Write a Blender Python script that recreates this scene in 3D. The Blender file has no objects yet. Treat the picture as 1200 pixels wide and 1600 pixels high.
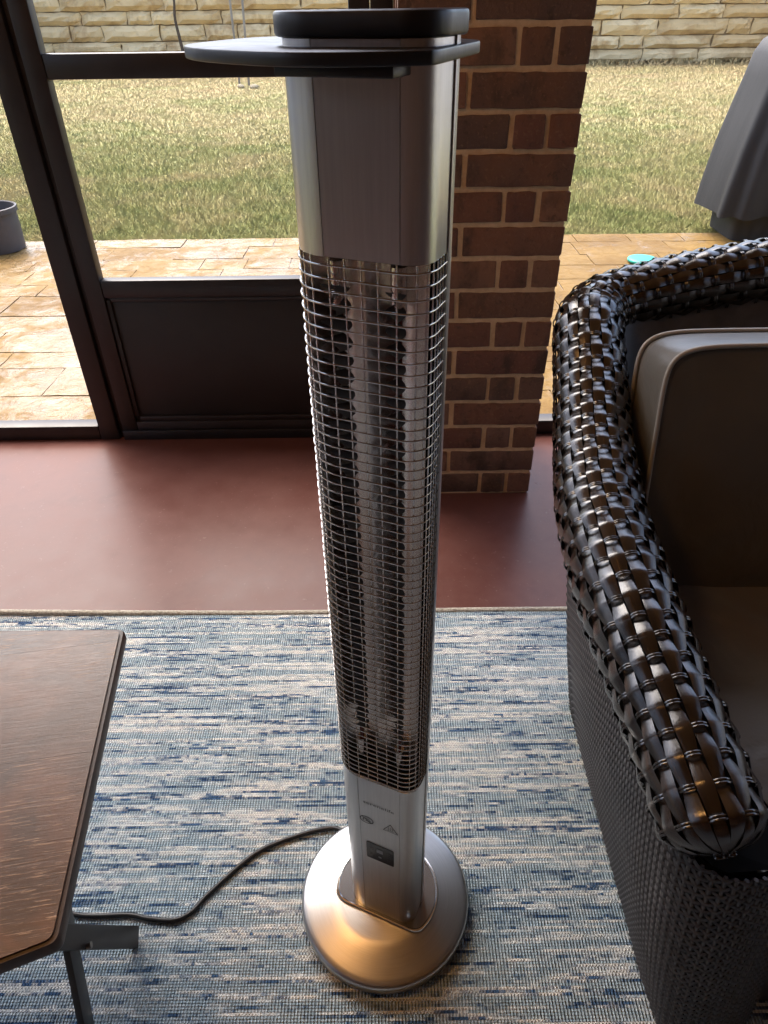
import bpy, bmesh, math, random
import numpy as np
from mathutils import Vector, Matrix, noise
random.seed(7); rng = np.random.default_rng(7)
S = bpy.context.scene; COL = S.collection; PI = math.pi; rad = math.radians

# ------------------------------------------------------------------ camera
FPX, NAD_X, NAD_Y, CAMH = 1065.0, 18.0, 1430.0, 1.2
th = math.atan(FPX / NAD_Y); rl = math.atan(NAD_X / NAD_Y)
fw = Vector((0, math.cos(th), -math.sin(th))); r0 = Vector((1, 0, 0)); d0 = Vector((0, -math.sin(th), -math.cos(th)))
Rx = r0 * math.cos(rl) + d0 * math.sin(rl); Dn = d0 * math.cos(rl) - r0 * math.sin(rl)
cam = bpy.data.cameras.new('camera'); camo = bpy.data.objects.new('camera', cam); COL.objects.link(camo)
M = Matrix.Identity(4)
for i in range(3):
    M[i][0] = Rx[i]; M[i][1] = -Dn[i]; M[i][2] = -fw[i]
M[2][3] = CAMH; camo.matrix_world = M
cam.sensor_fit = 'VERTICAL'; cam.sensor_height = 36; cam.lens = 36 * FPX / 1600
cam.clip_start = 0.02; cam.clip_end = 2000
S.camera = camo
# ------------------------------------------------------------------ sky, sun, exposure
SUN_EL, SUN_AZ = rad(58), rad(-35)
W = bpy.data.worlds.new('World'); S.world = W; W.use_nodes = True
wn = W.node_tree; bg = wn.nodes['Background']
sky = wn.nodes.new('ShaderNodeTexSky'); sky.sky_type = 'NISHITA'; sky.sun_disc = False
sky.sun_elevation = SUN_EL; sky.sun_rotation = SUN_AZ; sky.dust_density = 4.0; sky.air_density = .9; sky.ozone_density = 0.5
wn.links.new(sky.outputs[0], bg.inputs[0]); bg.inputs[1].default_value = 0.15
sl = bpy.data.lights.new('sun', 'SUN'); sl.energy = .85; sl.angle = rad(50); sl.color = (1, .95, .86)
so = bpy.data.objects.new('sun', sl); COL.objects.link(so)
sd = Vector((math.sin(SUN_AZ) * math.cos(SUN_EL), math.cos(SUN_AZ) * math.cos(SUN_EL), math.sin(SUN_EL)))
so.rotation_euler = sd.to_track_quat('Z', 'Y').to_euler(); so.location = sd * 50
S.view_settings.view_transform = 'Standard'; S.view_settings.look = 'None'; S.view_settings.gamma = 1
S.view_settings.use_curve_mapping = False; S.view_settings.exposure = 2.2
S.render.engine = 'CYCLES'

# ------------------------------------------------------------------ materials
class NT:
    def __init__(s, name):
        s.m = bpy.data.materials.new(name); s.m.use_nodes = True; s.t = s.m.node_tree
        s.p = s.t.nodes['Principled BSDF']
    def n(s, typ, **kw):
        nd = s.t.nodes.new('ShaderNode' + typ)
        for k, v in kw.items():
            if k.startswith('i_'): nd.inputs[k[2:].replace('_', ' ')].default_value = v
            else: setattr(nd, k, v)
        return nd
    def l(s, a, b): s.t.links.new(a, b)
    def coord(s, out='Object', scale=(1, 1, 1), rot=(0, 0, 0)):
        c = s.n('TexCoord'); mp = s.n('Mapping'); s.l(c.outputs[out], mp.inputs[0])
        mp.inputs['Scale'].default_value = scale; mp.inputs['Rotation'].default_value = rot
        return mp.outputs[0]
    def noise(s, vec, scale, detail=4, rough=.6, dist=0):
        nd = s.n('TexNoise'); s.l(vec, nd.inputs['Vector']); nd.inputs['Scale'].default_value = scale
        nd.inputs['Detail'].default_value = detail; nd.inputs['Roughness'].default_value = rough
        nd.inputs['Distortion'].default_value = dist
        return nd.outputs['Fac']
    def ramp(s, fac, stops, interp='LINEAR'):
        nd = s.n('ValToRGB'); e = nd.color_ramp.elements; nd.color_ramp.interpolation = interp
        while len(e) < len(stops): e.new(.5)
        for k, (p, c) in enumerate(stops):
            e[k].position = p; e[k].color = (*c, 1) if not isinstance(c, (int, float)) else (c, c, c, 1)
        s.l(fac, nd.inputs[0]); return nd.outputs[0]
    def mix(s, fac, a, b, mode='MIX'):
        nd = s.n('MixRGB', blend_type=mode)
        for k, v in ((0, fac), (1, a), (2, b)):
            if hasattr(v, 'is_output'): s.l(v, nd.inputs[k])
            elif isinstance(v, (int, float)): nd.inputs[k].default_value = v if k == 0 else (v, v, v, 1)
            else: nd.inputs[k].default_value = (*v, 1)
        return nd.outputs[0]
    def math(s, op, a, b=0, c=None):
        nd = s.n('Math', operation=op)
        for k, v in ((0, a), (1, b), (2, c)):
            if v is None: continue
            if hasattr(v, 'is_output'): s.l(v, nd.inputs[k])
            else: nd.inputs[k].default_value = v
        return nd.outputs[0]
    def col(s, v): 
        if hasattr(v, 'is_output'): s.l(v, s.p.inputs['Base Color'])
        else: s.p.inputs['Base Color'].default_value = (*v, 1)
    def rough(s, v):
        if hasattr(v, 'is_output'): s.l(v, s.p.inputs['Roughness'])
        else: s.p.inputs['Roughness'].default_value = v
    def bump(s, h, strength=.3, dist=.01):
        nd = s.n('Bump'); s.l(h, nd.inputs['Height']); nd.inputs['Strength'].default_value = strength
        nd.inputs['Distance'].default_value = dist; s.l(nd.outputs[0], s.p.inputs['Normal'])
    def set(s, **kw):
        for k, v in kw.items(): s.p.inputs[k.replace('_', ' ')].default_value = v

MT = {}
def simple(name, c, r=.5, metal=0, nscale=0, namp=.15, bump=0, spec=.5):
    t = NT(name); t.set(Metallic=metal, Roughness=r); t.p.inputs['Specular IOR Level'].default_value = spec
    if nscale:
        v = t.coord(); f = t.noise(v, nscale)
        t.col(t.mix(t.ramp(f, [(.3, 0.), (.7, 1.)]), tuple(x * (1 - namp) for x in c), tuple(min(1, x * (1 + namp)) for x in c)))
        t.rough(t.math('MULTIPLY_ADD', f, .2, r - .1))
        if bump: t.bump(f, bump, .002)
    else: t.col(c)
    MT[name] = t.m; return t.m

simple('bronze_frame', (.016, .0125, .0125), .42, 0, 14, .25, .05)
simple('kick_panel', (.018, .0145, .0135), .5, 0, 9, .25, .05)
simple('black_plastic', (.012, .012, .014), .38, 0, 60, .2, .1)
simple('black_gloss', (.006, .006, .007), .12)
simple('print_black', (.01, .01, .011), .5)
simple('display_grey', (.16, .17, .18), .3)
simple('dark_inside', (.006, .0055, .005), .8, spec=.08)
simple('chrome', (.72, .70, .67), .16, 1)
simple('collar_metal', (.30, .31, .34), .22, 1)
simple('cord_rubber', (.012, .012, .013), .45, 0, 40, .2)
simple('table_metal', (.030, .025, .022), .42, 0, 30, .3, .1)
simple('rivet', (.25, .23, .21), .35, 1)
simple('pot_grey', (.075, .072, .078), .6, 0, 6, .2, .1)
simple('teal_plastic', (.02, .42, .33), .45, 0, 12, .08)
simple('stake_metal', (.22, .20, .17), .5, .3, 6, .2)
simple('bark', (.06, .045, .032), .9, 0, 20, .4, .6)
simple('leaf', (.09, .10, .035), .6, 0, 5, .4)
simple('pale_rock', (.30, .25, .16), .85, 0, 8, .2, .5)
simple('wall_render', (.13, .070, .042), .85, 0, 7, .25, .3)
simple('added_panel_grey', (.42, .42, .43), .8, 0, 3, .15)  # pale grey of the added unseen panels and walls beside the porch
simple('trim', (.03, .026, .025), .5, 0, 5, .2)
simple('piping', (.30, .285, .25), .5)  # cushion colour lightened: light caught along the edges is painted in

def m_wood_ceiling():
    t = NT('cedar_ceiling'); v = t.coord(scale=(1, 12, 12)); f = t.noise(v, 3, 6, .6, .4)
    c = t.coord(); w = t.n('TexWave', wave_type='BANDS', bands_direction='Y'); t.l(c, w.inputs[0]); w.inputs['Scale'].default_value = 3.2
    cc = t.ramp(f, [(.25, (.34, .175, .062)), (.75, (.54, .31, .125))])
    t.col(cc); t.rough(.5); t.bump(w.outputs[1], .2, .004); MT['cedar'] = t.m
m_wood_ceiling()

def m_floor():
    t = NT('stained_concrete'); v = t.coord()
    a = t.noise(v, 1.7, 5, .6, .3); b = t.noise(v, 14, 6, .65); c = t.noise(v, 90, 3, .6)
    base = t.mix(t.ramp(a, [(.35, 0.), (.68, 1.)]), (.082, .030, .024), (.112, .046, .038))
    base = t.mix(t.ramp(b, [(.35, 0.), (.75, .35)]), base, (.16, .075, .062))
    base = t.mix(t.ramp(c, [(.66, 0.), (.74, .45)]), base, (.21, .14, .12))
    e = t.noise(v, 5, 6, .75, 1.5); base = t.mix(t.ramp(e, [(.55, 0.), (.72, .35)]), base, (.060, .026, .022))
    t.col(base); t.rough(t.ramp(t.mix(.5, a, b), [(.35, .27), (.65, .42)])); t.bump(c, .03, .001)
    t.set(IOR=1.5); t.p.inputs['Specular IOR Level'].default_value = .21; MT['floor'] = t.m
m_floor()

def m_patio():
    t = NT('stamped_concrete'); g = t.n('NewGeometry'); v = g.outputs['Position']
    oi = t.n('ObjectInfo')
    a = t.noise(v, 2.2, 5, .6); b = t.noise(v, 13, 5, .6, .6); c = t.noise(v, 60, 4, .6)
    base = t.mix(t.ramp(a, [(.3, 0.), (.7, 1.)]), (.120, .066, .015), (.215, .133, .038))
    base = t.mix(t.math('MULTIPLY', oi.outputs['Random'], .35), base, (.25, .165, .055))
    base = t.mix(t.ramp(b, [(.5, 0.), (.75, .4)]), base, (.11, .055, .02))
    t.col(base)
    w1 = t.noise(v, 1.3, 4, .6, .8); w2 = t.noise(v, 9, 5, .7, .6)
    sp = t.n('SeparateXYZ'); t.l(v, sp.inputs[0]); lefty = t.math('MULTIPLY_ADD', sp.outputs[0], -.022, -.035)
    wet = t.ramp(t.math('ADD', t.math('MULTIPLY', w1, .6), t.math('ADD', t.math('MULTIPLY', w2, .4), lefty)), [(.46, 0.), (.53, .8)])
    t.rough(t.ramp(b, [(.3, .5), (.7, .75)])); t.p.inputs['Specular IOR Level'].default_value = .15
    t.l(wet, t.p.inputs['Coat Weight']); t.p.inputs['Coat Roughness'].default_value = .03; t.p.inputs['Coat IOR'].default_value = 1.4
    t.bump(t.mix(.2, b, c), .6, .02)
    bn = t.n('Bump'); bn.inputs['Strength'].default_value = .9; bn.inputs['Distance'].default_value = .02; t.l(w2, bn.inputs['Height']); t.l(bn.outputs[0], t.p.inputs['Coat Normal'])
    MT['patio'] = t.m
    t = NT('patio_joint'); g = t.n('NewGeometry'); f = t.noise(g.outputs['Position'], 20)
    t.col(t.ramp(f, [(.3, (.13, .080, .030)), (.7, (.19, .125, .055))])); t.rough(.35); MT['joint'] = t.m
m_patio()

def m_brick():
    t = NT('brown_brick'); oi = t.n('ObjectInfo'); g = t.n('NewGeometry'); v = g.outputs['Position']
    r = oi.outputs['Random']
    base = t.ramp(r, [(0, (.120, .064, .040)), (.2, (.175, .082, .048)), (.4, (.135, .058, .040)), (.6, (.205, .105, .062)), (.8, (.155, .082, .058)), (1, (.105, .060, .042))])
    mp = t.n('Mapping'); t.l(v, mp.inputs[0]); mp.inputs['Scale'].default_value = (1, 1, .45)
    a = t.noise(mp.outputs[0], 13, 4, .6); b = t.noise(v, 120, 4, .7)
    base = t.mix(t.ramp(a, [(.54, 0.), (.68, .65)]), base, (.032, .022, .016))
    base = t.mix(t.ramp(b, [(.56, 0.), (.70, .5)]), base, (.27, .16, .09))
    d_ = t.noise(v, 45, 5, .7); base = t.mix(t.ramp(d_, [(.54, 0.), (.68, .6)]), base, (.05, .030, .020))
    t.col(base); t.rough(.9); t.bump(t.mix(.5, d_, b), .9, .006); MT['brick'] = t.m
    t = NT('tan_mortar'); g = t.n('NewGeometry'); f = t.noise(g.outputs['Position'], 60, 5, .7)
    t.col(t.ramp(f, [(.3, (.46, .31, .18)), (.7, (.62, .44, .27))])); t.rough(.95); t.bump(f, .6, .004); MT['mortar'] = t.m
m_brick()

def m_lime():
    t = NT('limestone'); oi = t.n('ObjectInfo'); g = t.n('NewGeometry'); v = g.outputs['Position']
    a = t.noise(v, 1.6, 6, .65, .5); b = t.noise(v, 7, 6, .7); 
    base = t.mix(oi.outputs['Random'], (.55, .40, .20), (.68, .54, .31))
    base = t.mix(t.ramp(a, [(.50, 0.), (.68, .8)]), base, (.34, .21, .09))
    base = t.mix(t.ramp(b, [(.56, 0.), (.75, .55)]), base, (.27, .18, .09))
    t.col(base); t.rough(.9); t.bump(b, .6, .03); MT['limestone'] = t.m
    t = NT('limestone_joint'); t.col((.27, .19, .10)); t.rough(.95); MT['lime_joint'] = t.m
m_lime()

def lawn_colour(t, v):
    a = t.noise(v, .55, 5, .6, .5); b = t.noise(v, 2.6, 5, .65, .4)
    sep = t.n('SeparateXYZ'); t.l(v, sep.inputs[0])
    far = t.math('MULTIPLY_ADD', sep.outputs[1], 1 / 17., -4.6 / 17.)
    k = t.math('ADD', t.math('MULTIPLY_ADD', a, .75, .03), t.math('MULTIPLY', t.math('ADD', b, -.5), .75))
    k = t.math('ADD', k, t.math('MULTIPLY_ADD', far, .36, -.07))
    return t.ramp(k, [(.16, (.15, .20, .055)), (.36, (.27, .28, .10)), (.52, (.40, .34, .155)), (.72, (.42, .32, .16)), (.92, (.31, .21, .10))])
def m_lawn():
    t = NT('lawn_soil'); g = t.n('NewGeometry'); v = g.outputs['Position']
    c = lawn_colour(t, v); f = t.noise(v, 30, 5, .7)
    t.col(t.mix(t.ramp(f, [(.3, .3), (.7, 0.)]), c, (.24, .19, .10))); t.rough(.95); t.bump(f, .8, .03); MT['soil'] = t.m
    t = NT('grass_blade'); g = t.n('NewGeometry'); c = lawn_colour(t, g.outputs['Position'])
    f = t.noise(g.outputs['Position'], 45, 2, .5)
    c = t.mix(t.ramp(f, [(.35, .0), (.7, .3)]), c, (.52, .42, .22))
    t.col(c); t.rough(.9); up = t.n('CombineXYZ'); up.inputs[2].default_value = 1; up.inputs[1].default_value = -.25; t.l(up.outputs[0], t.p.inputs['Normal']); t.p.inputs['Specular IOR Level'].default_value = .1; MT['grass'] = t.m
m_lawn()

def m_rug():
    t = NT('woven_rug'); c = t.n('TexCoord'); sep = t.n('SeparateXYZ'); t.l(c.outputs['Object'], sep.inputs[0])
    x, y = sep.outputs[0], sep.outputs[1]
    PY, PX = .0042, .0050
    row = t.math('FLOOR', t.math('DIVIDE', y, PY)); colm = t.math('FLOOR', t.math('DIVIDE', x, PX))
    xs = t.math('MULTIPLY', colm, PX)
    def nz(sx, sr, seed, detail=3, rough=.6, xv=None):
        cb = t.n('CombineXYZ'); t.l(t.math('MULTIPLY', xv or xs, sx), cb.inputs[0]); t.l(t.math('MULTIPLY', row, sr), cb.inputs[1]); cb.inputs[2].default_value = seed
        return t.noise(cb.outputs[0], 1, detail, rough)
    n1 = nz(5, .55, 1.3, 6, .76); n2 = nz(3.2, .42, 7.7, 5, .7); n3 = nz(22, .8, 3.1, 4, .75); n4 = nz(70, 1, 5.5, 1); n5 = nz(3, .5, 9.2, 3, .6)
    # ground of cream and pale teal
    base = t.mix(t.ramp(n2, [(.43, 0.), (.53, 1.)]), (.73, .72, .67), (.43, .53, .58))
    base = t.mix(t.ramp(n4, [(.46, 0.), (.66, .4)]), base, (.16, .27, .36))
    k_ = t.math('ADD', n1, t.math('MULTIPLY', t.math('ADD', n3, -.5), .55)); k_ = t.math('ADD', k_, t.math('MULTIPLY', t.math('ADD', n5, -.5), .35))
    navy = t.ramp(k_, [(.535, 0.), (.62, 1.)])
    base = t.mix(navy, base, t.mix(t.ramp(n3, [(.35, 0.), (.65, 1.)]), (.012, .028, .085), (.065, .135, .25)))
    base = t.mix(t.ramp(n5, [(.35, .22), (.5, 0.)]), base, (.20, .32, .40))
    # thread relief: broad ribs in the blue grounds, staggered knots in the cream
    par = t.math('MULTIPLY', t.math('MODULO', t.math('ABSOLUTE', row), 2), .5)
    cx = t.math('SINE', t.math('MULTIPLY', t.math('ADD', t.math('DIVIDE', x, PX), par), 2 * PI))
    cy = t.math('SINE', t.math('MULTIPLY', t.math('DIVIDE', y, PY), 2 * PI))
    rib = t.math('SINE', t.math('MULTIPLY', t.math('DIVIDE', x, PX), 2 * PI))
    knots = t.math('MULTIPLY', cx, t.math('MULTIPLY_ADD', cy, .5, .5))
    sel = t.ramp(n2, [(.44, 0.), (.50, 1.)])
    h = t.mix(sel, knots, t.math('MULTIPLY_ADD', cy, .35, rib))
    hh = t.math('MULTIPLY_ADD', h, .5, .5)
    gap = t.ramp(hh, [(.0, .55), (.5, 0.)])
    base = t.mix(gap, base, t.mix(.78, base, (.05, .065, .08)))
    t.col(base); t.rough(.95); t.p.inputs['Specular IOR Level'].default_value = .2
    t.bump(hh, 1.0, .003); MT['rug'] = t.m
    t = NT('rug_binding'); v = t.coord(scale=(1, 1, 1)); f = t.noise(v, 160, 3)
    t.col(t.ramp(f, [(.3, (.22, .20, .16)), (.7, (.50, .47, .40))])); t.rough(.95); t.bump(f, .8, .003); MT['binding'] = t.m
m_rug()

def m_table():
    t = NT('worn_wood'); g = t.n('NewGeometry'); oi = t.n('ObjectInfo')
    mp = t.n('Mapping'); t.l(g.outputs['Position'], mp.inputs[0]); mp.inputs['Rotation'].default_value = (0, 0, rad(-9))
    va = t.n('Mapping'); t.l(mp.outputs[0], va.inputs[0]); va.inputs['Scale'].default_value = (1.5, 18, 10)
    vb = t.n('Mapping'); t.l(mp.outputs[0], vb.inputs[0]); vb.inputs['Scale'].default_value = (11, 210, 10)
    a = t.noise(va.outputs[0], 2.2, 5, .6, .8); b = t.noise(vb.outputs[0], 2.0, 5, .7, .3); k = t.noise(mp.outputs[0], 5, 3, .5)
    base = t.mix(t.ramp(a, [(.3, 0.), (.7, 1.)]), (.030, .014, .008), (.072, .034, .017))
    base = t.mix(t.math('MULTIPLY', oi.outputs['Random'], .45), base, (.10, .048, .020))
    base = t.mix(t.ramp(t.noise(mp.outputs[0], 7, 5, .65, .6), [(.42, 0.), (.66, .85)]), base, (.15, .062, .026))
    wear = t.math('MULTIPLY', t.ramp(b, [(.56, 0.), (.62, 1.)]), t.ramp(k, [(.40, .12), (.66, .8)]))
    base = t.mix(wear, base, (.42, .25, .13))
    t.col(base); t.rough(t.math('ADD', t.ramp(b, [(.3, .28), (.7, .46)]), 0)); t.bump(t.mix(.5, a, b), .25, .002); MT['wood'] = t.m
    t = NT('wood_edge'); v = t.coord(); f = t.noise(v, 30, 4, .6)
    t.col(t.ramp(f, [(.35, (.024, .011, .007)), (.75, (.060, .028, .015))])); t.rough(.45); MT['wood_edge'] = t.m
m_table()

def m_wicker():
    for nm, amber in (('wicker_flat', .5), ('wicker_round', .1)):
        t = NT(nm); oi = t.n('ObjectInfo'); uv = t.n('UVMap'); mp = t.n('Mapping'); t.l(uv.outputs[0], mp.inputs[0])
        mp.inputs['Scale'].default_value = (7, 14, 1); off = t.n('CombineXYZ'); t.l(t.math('MULTIPLY', oi.outputs['Random'], 50), off.inputs[2]); t.l(off.outputs[0], mp.inputs['Location'])
        s = t.noise(mp.outputs[0], 1.6, 4, .65)
        mp2 = t.n('Mapping'); t.l(uv.outputs[0], mp2.inputs[0]); mp2.inputs['Scale'].default_value = (.6, 9, 1); t.l(off.outputs[0], mp2.inputs['Location'])
        s2 = t.noise(mp2.outputs[0], 1, 2)
        base = t.ramp(s, [(.35, (.006, .005, .0045)), (.6, (.014, .010, .008)), (.8, (.035, .020, .011))])
        base = t.mix(t.math('MULTIPLY', t.ramp(s2, [(.52, 0.), (.7, 1.)]), amber), base, (.10, .045, .013))
        t.col(base); t.rough(t.ramp(s, [(.3, .13), (.75, .26)])); t.set(IOR=1.52)
        t.p.inputs['Specular IOR Level'].default_value = .95
        t.bump(s, .25, .001); MT[nm] = t.m
    t = NT('wicker_fine'); g = t.n('NewGeometry'); f = t.noise(g.outputs['Position'], 25, 4, .6)
    t.col(t.ramp(f, [(.3, (.030, .028, .028)), (.7, (.055, .052, .052))])); t.rough(.36); MT['wicker_fine'] = t.m
m_wicker()

def m_cushion():
    t = NT('taupe_cushion'); v = t.coord(); a = t.noise(v, 5, 4, .6); b = t.noise(v, 260, 2, .6); w = t.noise(v, 9, 3, .5, 1.2)
    t.col(t.ramp(a, [(.3, (.074, .066, .052)), (.7, (.098, .088, .070))])); t.rough(t.ramp(a, [(.3, .34), (.7, .44)]))
    t.p.inputs['Sheen Weight'].default_value = .25; t.p.inputs['Sheen Roughness'].default_value = .4
    t.bump(t.mix(.06, w, b), .35, .012); MT['cushion'] = t.m
m_cushion()
def m_cover():
    t = NT('cover_cloth'); v = t.coord(scale=(6, 6, 1.2)); a = t.noise(v, 2, 4, .6); b = t.noise(t.coord(), 300, 2)
    t.col(t.ramp(a, [(.3, (.010, .010, .0115)), (.7, (.017, .017, .019))])); t.rough(.6); t.bump(t.mix(.3, a, b), .3, .01); MT['cover'] = t.m
m_cover()

def m_metals():
    t = NT('satin_aluminium'); v = t.coord(scale=(40, 40, 1.2)); f = t.noise(v, 8, 4, .7); d = t.noise(t.coord(), 420, 2)
    t.set(Metallic=1.); t.col(t.ramp(f, [(.3, (.56, .55, .55)), (.7, (.64, .63, .62))])); t.rough(t.ramp(d, [(.3, .29), (.7, .34)])); t.bump(d, .03, .0003); MT['alu'] = t.m
    t = NT('spun_steel'); c = t.n('TexCoord'); sep = t.n('SeparateXYZ'); t.l(c.outputs['Object'], sep.inputs[0])
    x2 = t.math('ADD', sep.outputs[0], .0054); r = t.math('SQRT', t.math('ADD', t.math('MULTIPLY', x2, x2), t.math('MULTIPLY', sep.outputs[1], sep.outputs[1])))
    cb = t.n('CombineXYZ'); t.l(t.math('MULTIPLY', r, 900), cb.inputs[0]); t.l(t.math('MULTIPLY', t.math('ARCTAN2', sep.outputs[1], x2), 1.5), cb.inputs[1])
    f = t.noise(cb.outputs[0], 1, 3, .6)
    t.set(Metallic=1.); t.col(t.ramp(f, [(.3, (.50, .49, .47)), (.7, (.58, .57, .55))])); t.rough(t.ramp(f, [(.3, .33), (.7, .37)]))
    t.p.inputs['Anisotropic'].default_value = .55; tg = t.n('Tangent', direction_type='RADIAL', axis='Z'); t.l(tg.outputs[0], t.p.inputs['Tangent'])
    MT['steel'] = t.m
    t = NT('crinkled_reflector'); v = t.coord(scale=(1, 1, .8)); f = t.noise(v, 55, 3, .5, 1.0); g = t.noise(t.coord(scale=(1, 1, .15)), 30, 2)
    t.set(Metallic=1., Roughness=.24); t.col((.88, .84, .79)); t.bump(t.mix(.6, f, g), .16, .010); MT['reflector'] = t.m
    t = NT('red_reflection_tube'); f = t.noise(t.coord(scale=(1, 1, .4)), 40); t.set(Roughness=.08); t.col(t.ramp(f, [(.3, (.06, .012, .012)), (.7, (.16, .045, .04))])); MT['red_reflection'] = t.m  # red reflection painted into the heating tube's colour
    t = NT('carbon_ribbon'); t.col((.012, .011, .011)); t.set(Roughness=.35); MT['carbon'] = t.m
m_metals()

# ------------------------------------------------------------------ mesh helpers
class MB:
    def __init__(s): s.v = []; s.f = []; s.uv = None
    def add(s, vs, fs):
        o = len(s.v); s.v += [tuple(p) for p in vs]; s.f += [tuple(i + o for i in f) for f in fs]; return s
    def box(s, x0, x1, y0, y1, z0, z1):
        return s.add([(x, y, z) for z in (z0, z1) for y in (y0, y1) for x in (x0, x1)],
                     [(0, 2, 3, 1), (4, 5, 7, 6), (0, 1, 5, 4), (2, 6, 7, 3), (0, 4, 6, 2), (1, 3, 7, 5)])
    def prism(s, pts, z0, z1):
        n = len(pts)
        return s.add([(x, y, z0) for x, y in pts] + [(x, y, z1) for x, y in pts],
                     [tuple(range(n))[::-1], tuple(range(n, 2 * n))] + [(i, (i + 1) % n, n + (i + 1) % n, n + i) for i in range(n)])
    def rings(s, rs, close=True, caps=True):
        n = len(rs[0]); o = len(s.v)
        for r in rs: s.v += [tuple(p) for p in r]
        for k in range(len(rs) - 1):
            for i in range(n if close else n - 1):
                j = (i + 1) % n; s.f.append((o + k * n + i, o + k * n + j, o + (k + 1) * n + j, o + (k + 1) * n + i))
        if caps and close:
            s.f.append(tuple(o + i for i in range(n))[::-1]); s.f.append(tuple(o + (len(rs) - 1) * n + i for i in range(n)))
        return s
    def tube(s, pts, r, sides=8, caps=True):
        pts = [Vector(p) for p in pts]; rs = []
        up = Vector((0, 0, 1)); prev = None
        for i, p in enumerate(pts):
            t = (pts[min(i + 1, len(pts) - 1)] - pts[max(i - 1, 0)]).normalized()
            if prev is None:
                a = t.cross(up); a = t.cross(Vector((1, 0, 0))) if a.length < .05 else a
            else: a = prev - t * prev.dot(t)
            a.normalize(); prev = a; b = t.cross(a); rr = r[i] if hasattr(r, '__len__') else r
            rs.append([p + (a * math.cos(q) + b * math.sin(q)) * rr for q in [2 * PI * k / sides for k in range(sides)]])
        return s.rings(rs, True, caps)
    def lathe(s, prof, n=64, c=(0, 0)):
        return s.rings([[(c[0] + r * math.cos(2 * PI * k / n), c[1] + r * math.sin(2 * PI * k / n), z) for k in range(n)] for r, z in prof], True, True)
    def sheet(s, pts, z0, z1):   # open polyline extruded in z
        return s.rings([[(x, y, z0) for x, y in pts], [(x, y, z1) for x, y in pts]], False, False)

def link(name, me, parent=None):
    o = bpy.data.objects.new(name, me); COL.objects.link(o)
    if parent: o.parent = parent
    return o
def build(name, mb, mat, parent=None, smooth=None, off=None, bevel=0, seg=2):
    me = bpy.data.meshes.new(name)
    vs = mb.v if off is None else [(x - off[0], y - off[1], z - off[2]) for x, y, z in mb.v]
    me.from_pydata(vs, [], mb.f); me.validate()
    if mb.uv is not None:
        ul = me.uv_layers.new(name='UVMap'); li = np.empty(len(me.loops), dtype=np.int32); me.loops.foreach_get('vertex_index', li)
        ul.data.foreach_set('uv', np.asarray(mb.uv, dtype=np.float32)[li].ravel())
    bm = bmesh.new(); bm.from_mesh(me)
    if len(bm.faces) < 200000 and mb.uv is None: bmesh.ops.recalc_face_normals(bm, faces=bm.faces)
    if bevel: bmesh.ops.bevel(bm, geom=[e for e in bm.edges if len(e.link_faces) == 2 and e.calc_face_angle() > .5], offset=bevel, segments=seg, affect='EDGES', profile=.5)
    bm.to_mesh(me); bm.free()
    if smooth or bevel:
        me.shade_smooth(); me.set_sharp_from_angle(angle=rad(smooth or 40))
    me.materials.append(MT[mat]); return link(name, me, parent)
def tag(o, label=None, cat=None, group=None, kind=None):
    if label: o['label'] = label
    if cat: o['category'] = cat
    if group: o['group'] = group
    if kind: o['kind'] = kind
    return o
def empty(name, loc=(0, 0, 0), rz=0):
    o = bpy.data.objects.new(name, None); COL.objects.link(o); o.location = loc; o.rotation_euler = (0, 0, rz); o.empty_display_size = .05; return o
def round_poly(pts, r, n=6):
    out = []; m = len(pts)
    for i in range(m):
        p0, p, p1 = (Vector(pts[(i + k) % m]) for k in (-1, 0, 1)); rr = r[i] if hasattr(r, '__len__') else r
        if rr <= 0: out.append(tuple(p)); continue
        a = (p0 - p).normalized(); b = (p1 - p).normalized(); ang = a.angle(b); d = min(rr / math.tan(ang / 2), .48 * min((p0 - p).length, (p1 - p).length))
        A = p + a * d; B = p + b * d
        for k in range(n + 1):
            t = k / n; out.append(tuple(A * (1 - t) ** 2 + p * 2 * t * (1 - t) + B * t * t))
    return out
def catmull(P, n):
    P = [Vector(p) for p in P]; Q = [P[0] * 2 - P[1]] + P + [P[-1] * 2 - P[-2]]; out = []
    for i in range(1, len(Q) - 2):
        for k in range(n):
            t = k / n; a, b, c, d = Q[i - 1], Q[i], Q[i + 1], Q[i + 2]
            out.append(.5 * ((2 * b) + (c - a) * t + (2 * a - 5 * b + 4 * c - d) * t * t + (3 * b - a - 3 * c + d) * t ** 3))
    out.append(P[-1]); return out
def resample(P, n):
    L = [0]
    for a, b in zip(P, P[1:]): L.append(L[-1] + (b - a).length)
    out = []; j = 0
    for k in range(n):
        s = L[-1] * k / (n - 1)
        while j < len(L) - 2 and L[j + 1] < s: j += 1
        out.append(P[j].lerp(P[j + 1], (s - L[j]) / max(1e-9, L[j + 1] - L[j])))
    return out, L[-1]

FLOOR_Z = -.006; RUG_Z = 0.0
# ================================================================== SETTING
g = build('ground', MB().add([(-400, -400, -.05), (400, -400, -.05), (400, 400, -.05), (-400, 400, -.05)], [(0, 1, 2, 3)]), 'soil'); tag(g, kind='structure')
fl = build('porch_floor', MB().box(-3.4, 3.4, -2.7, 2.10, -.16, FLOOR_Z), 'floor'); tag(fl, kind='structure')
ap = build('patio_threshold', MB().box(-3.4, 3.4, 2.104, 2.20, -.14, -.010), 'joint', bevel=.006); tag(ap, kind='structure')
ce = build('ceiling', MB().box(-3.6, 3.6, -2.8, 2.35, 2.62, 2.78), 'cedar'); tag(ce, kind='structure')
bw = build('house_wall', MB().box(-3.4, 3.4, -2.85, -2.7, -.1, 2.62), 'wall_render'); tag(bw, kind='structure')

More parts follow.
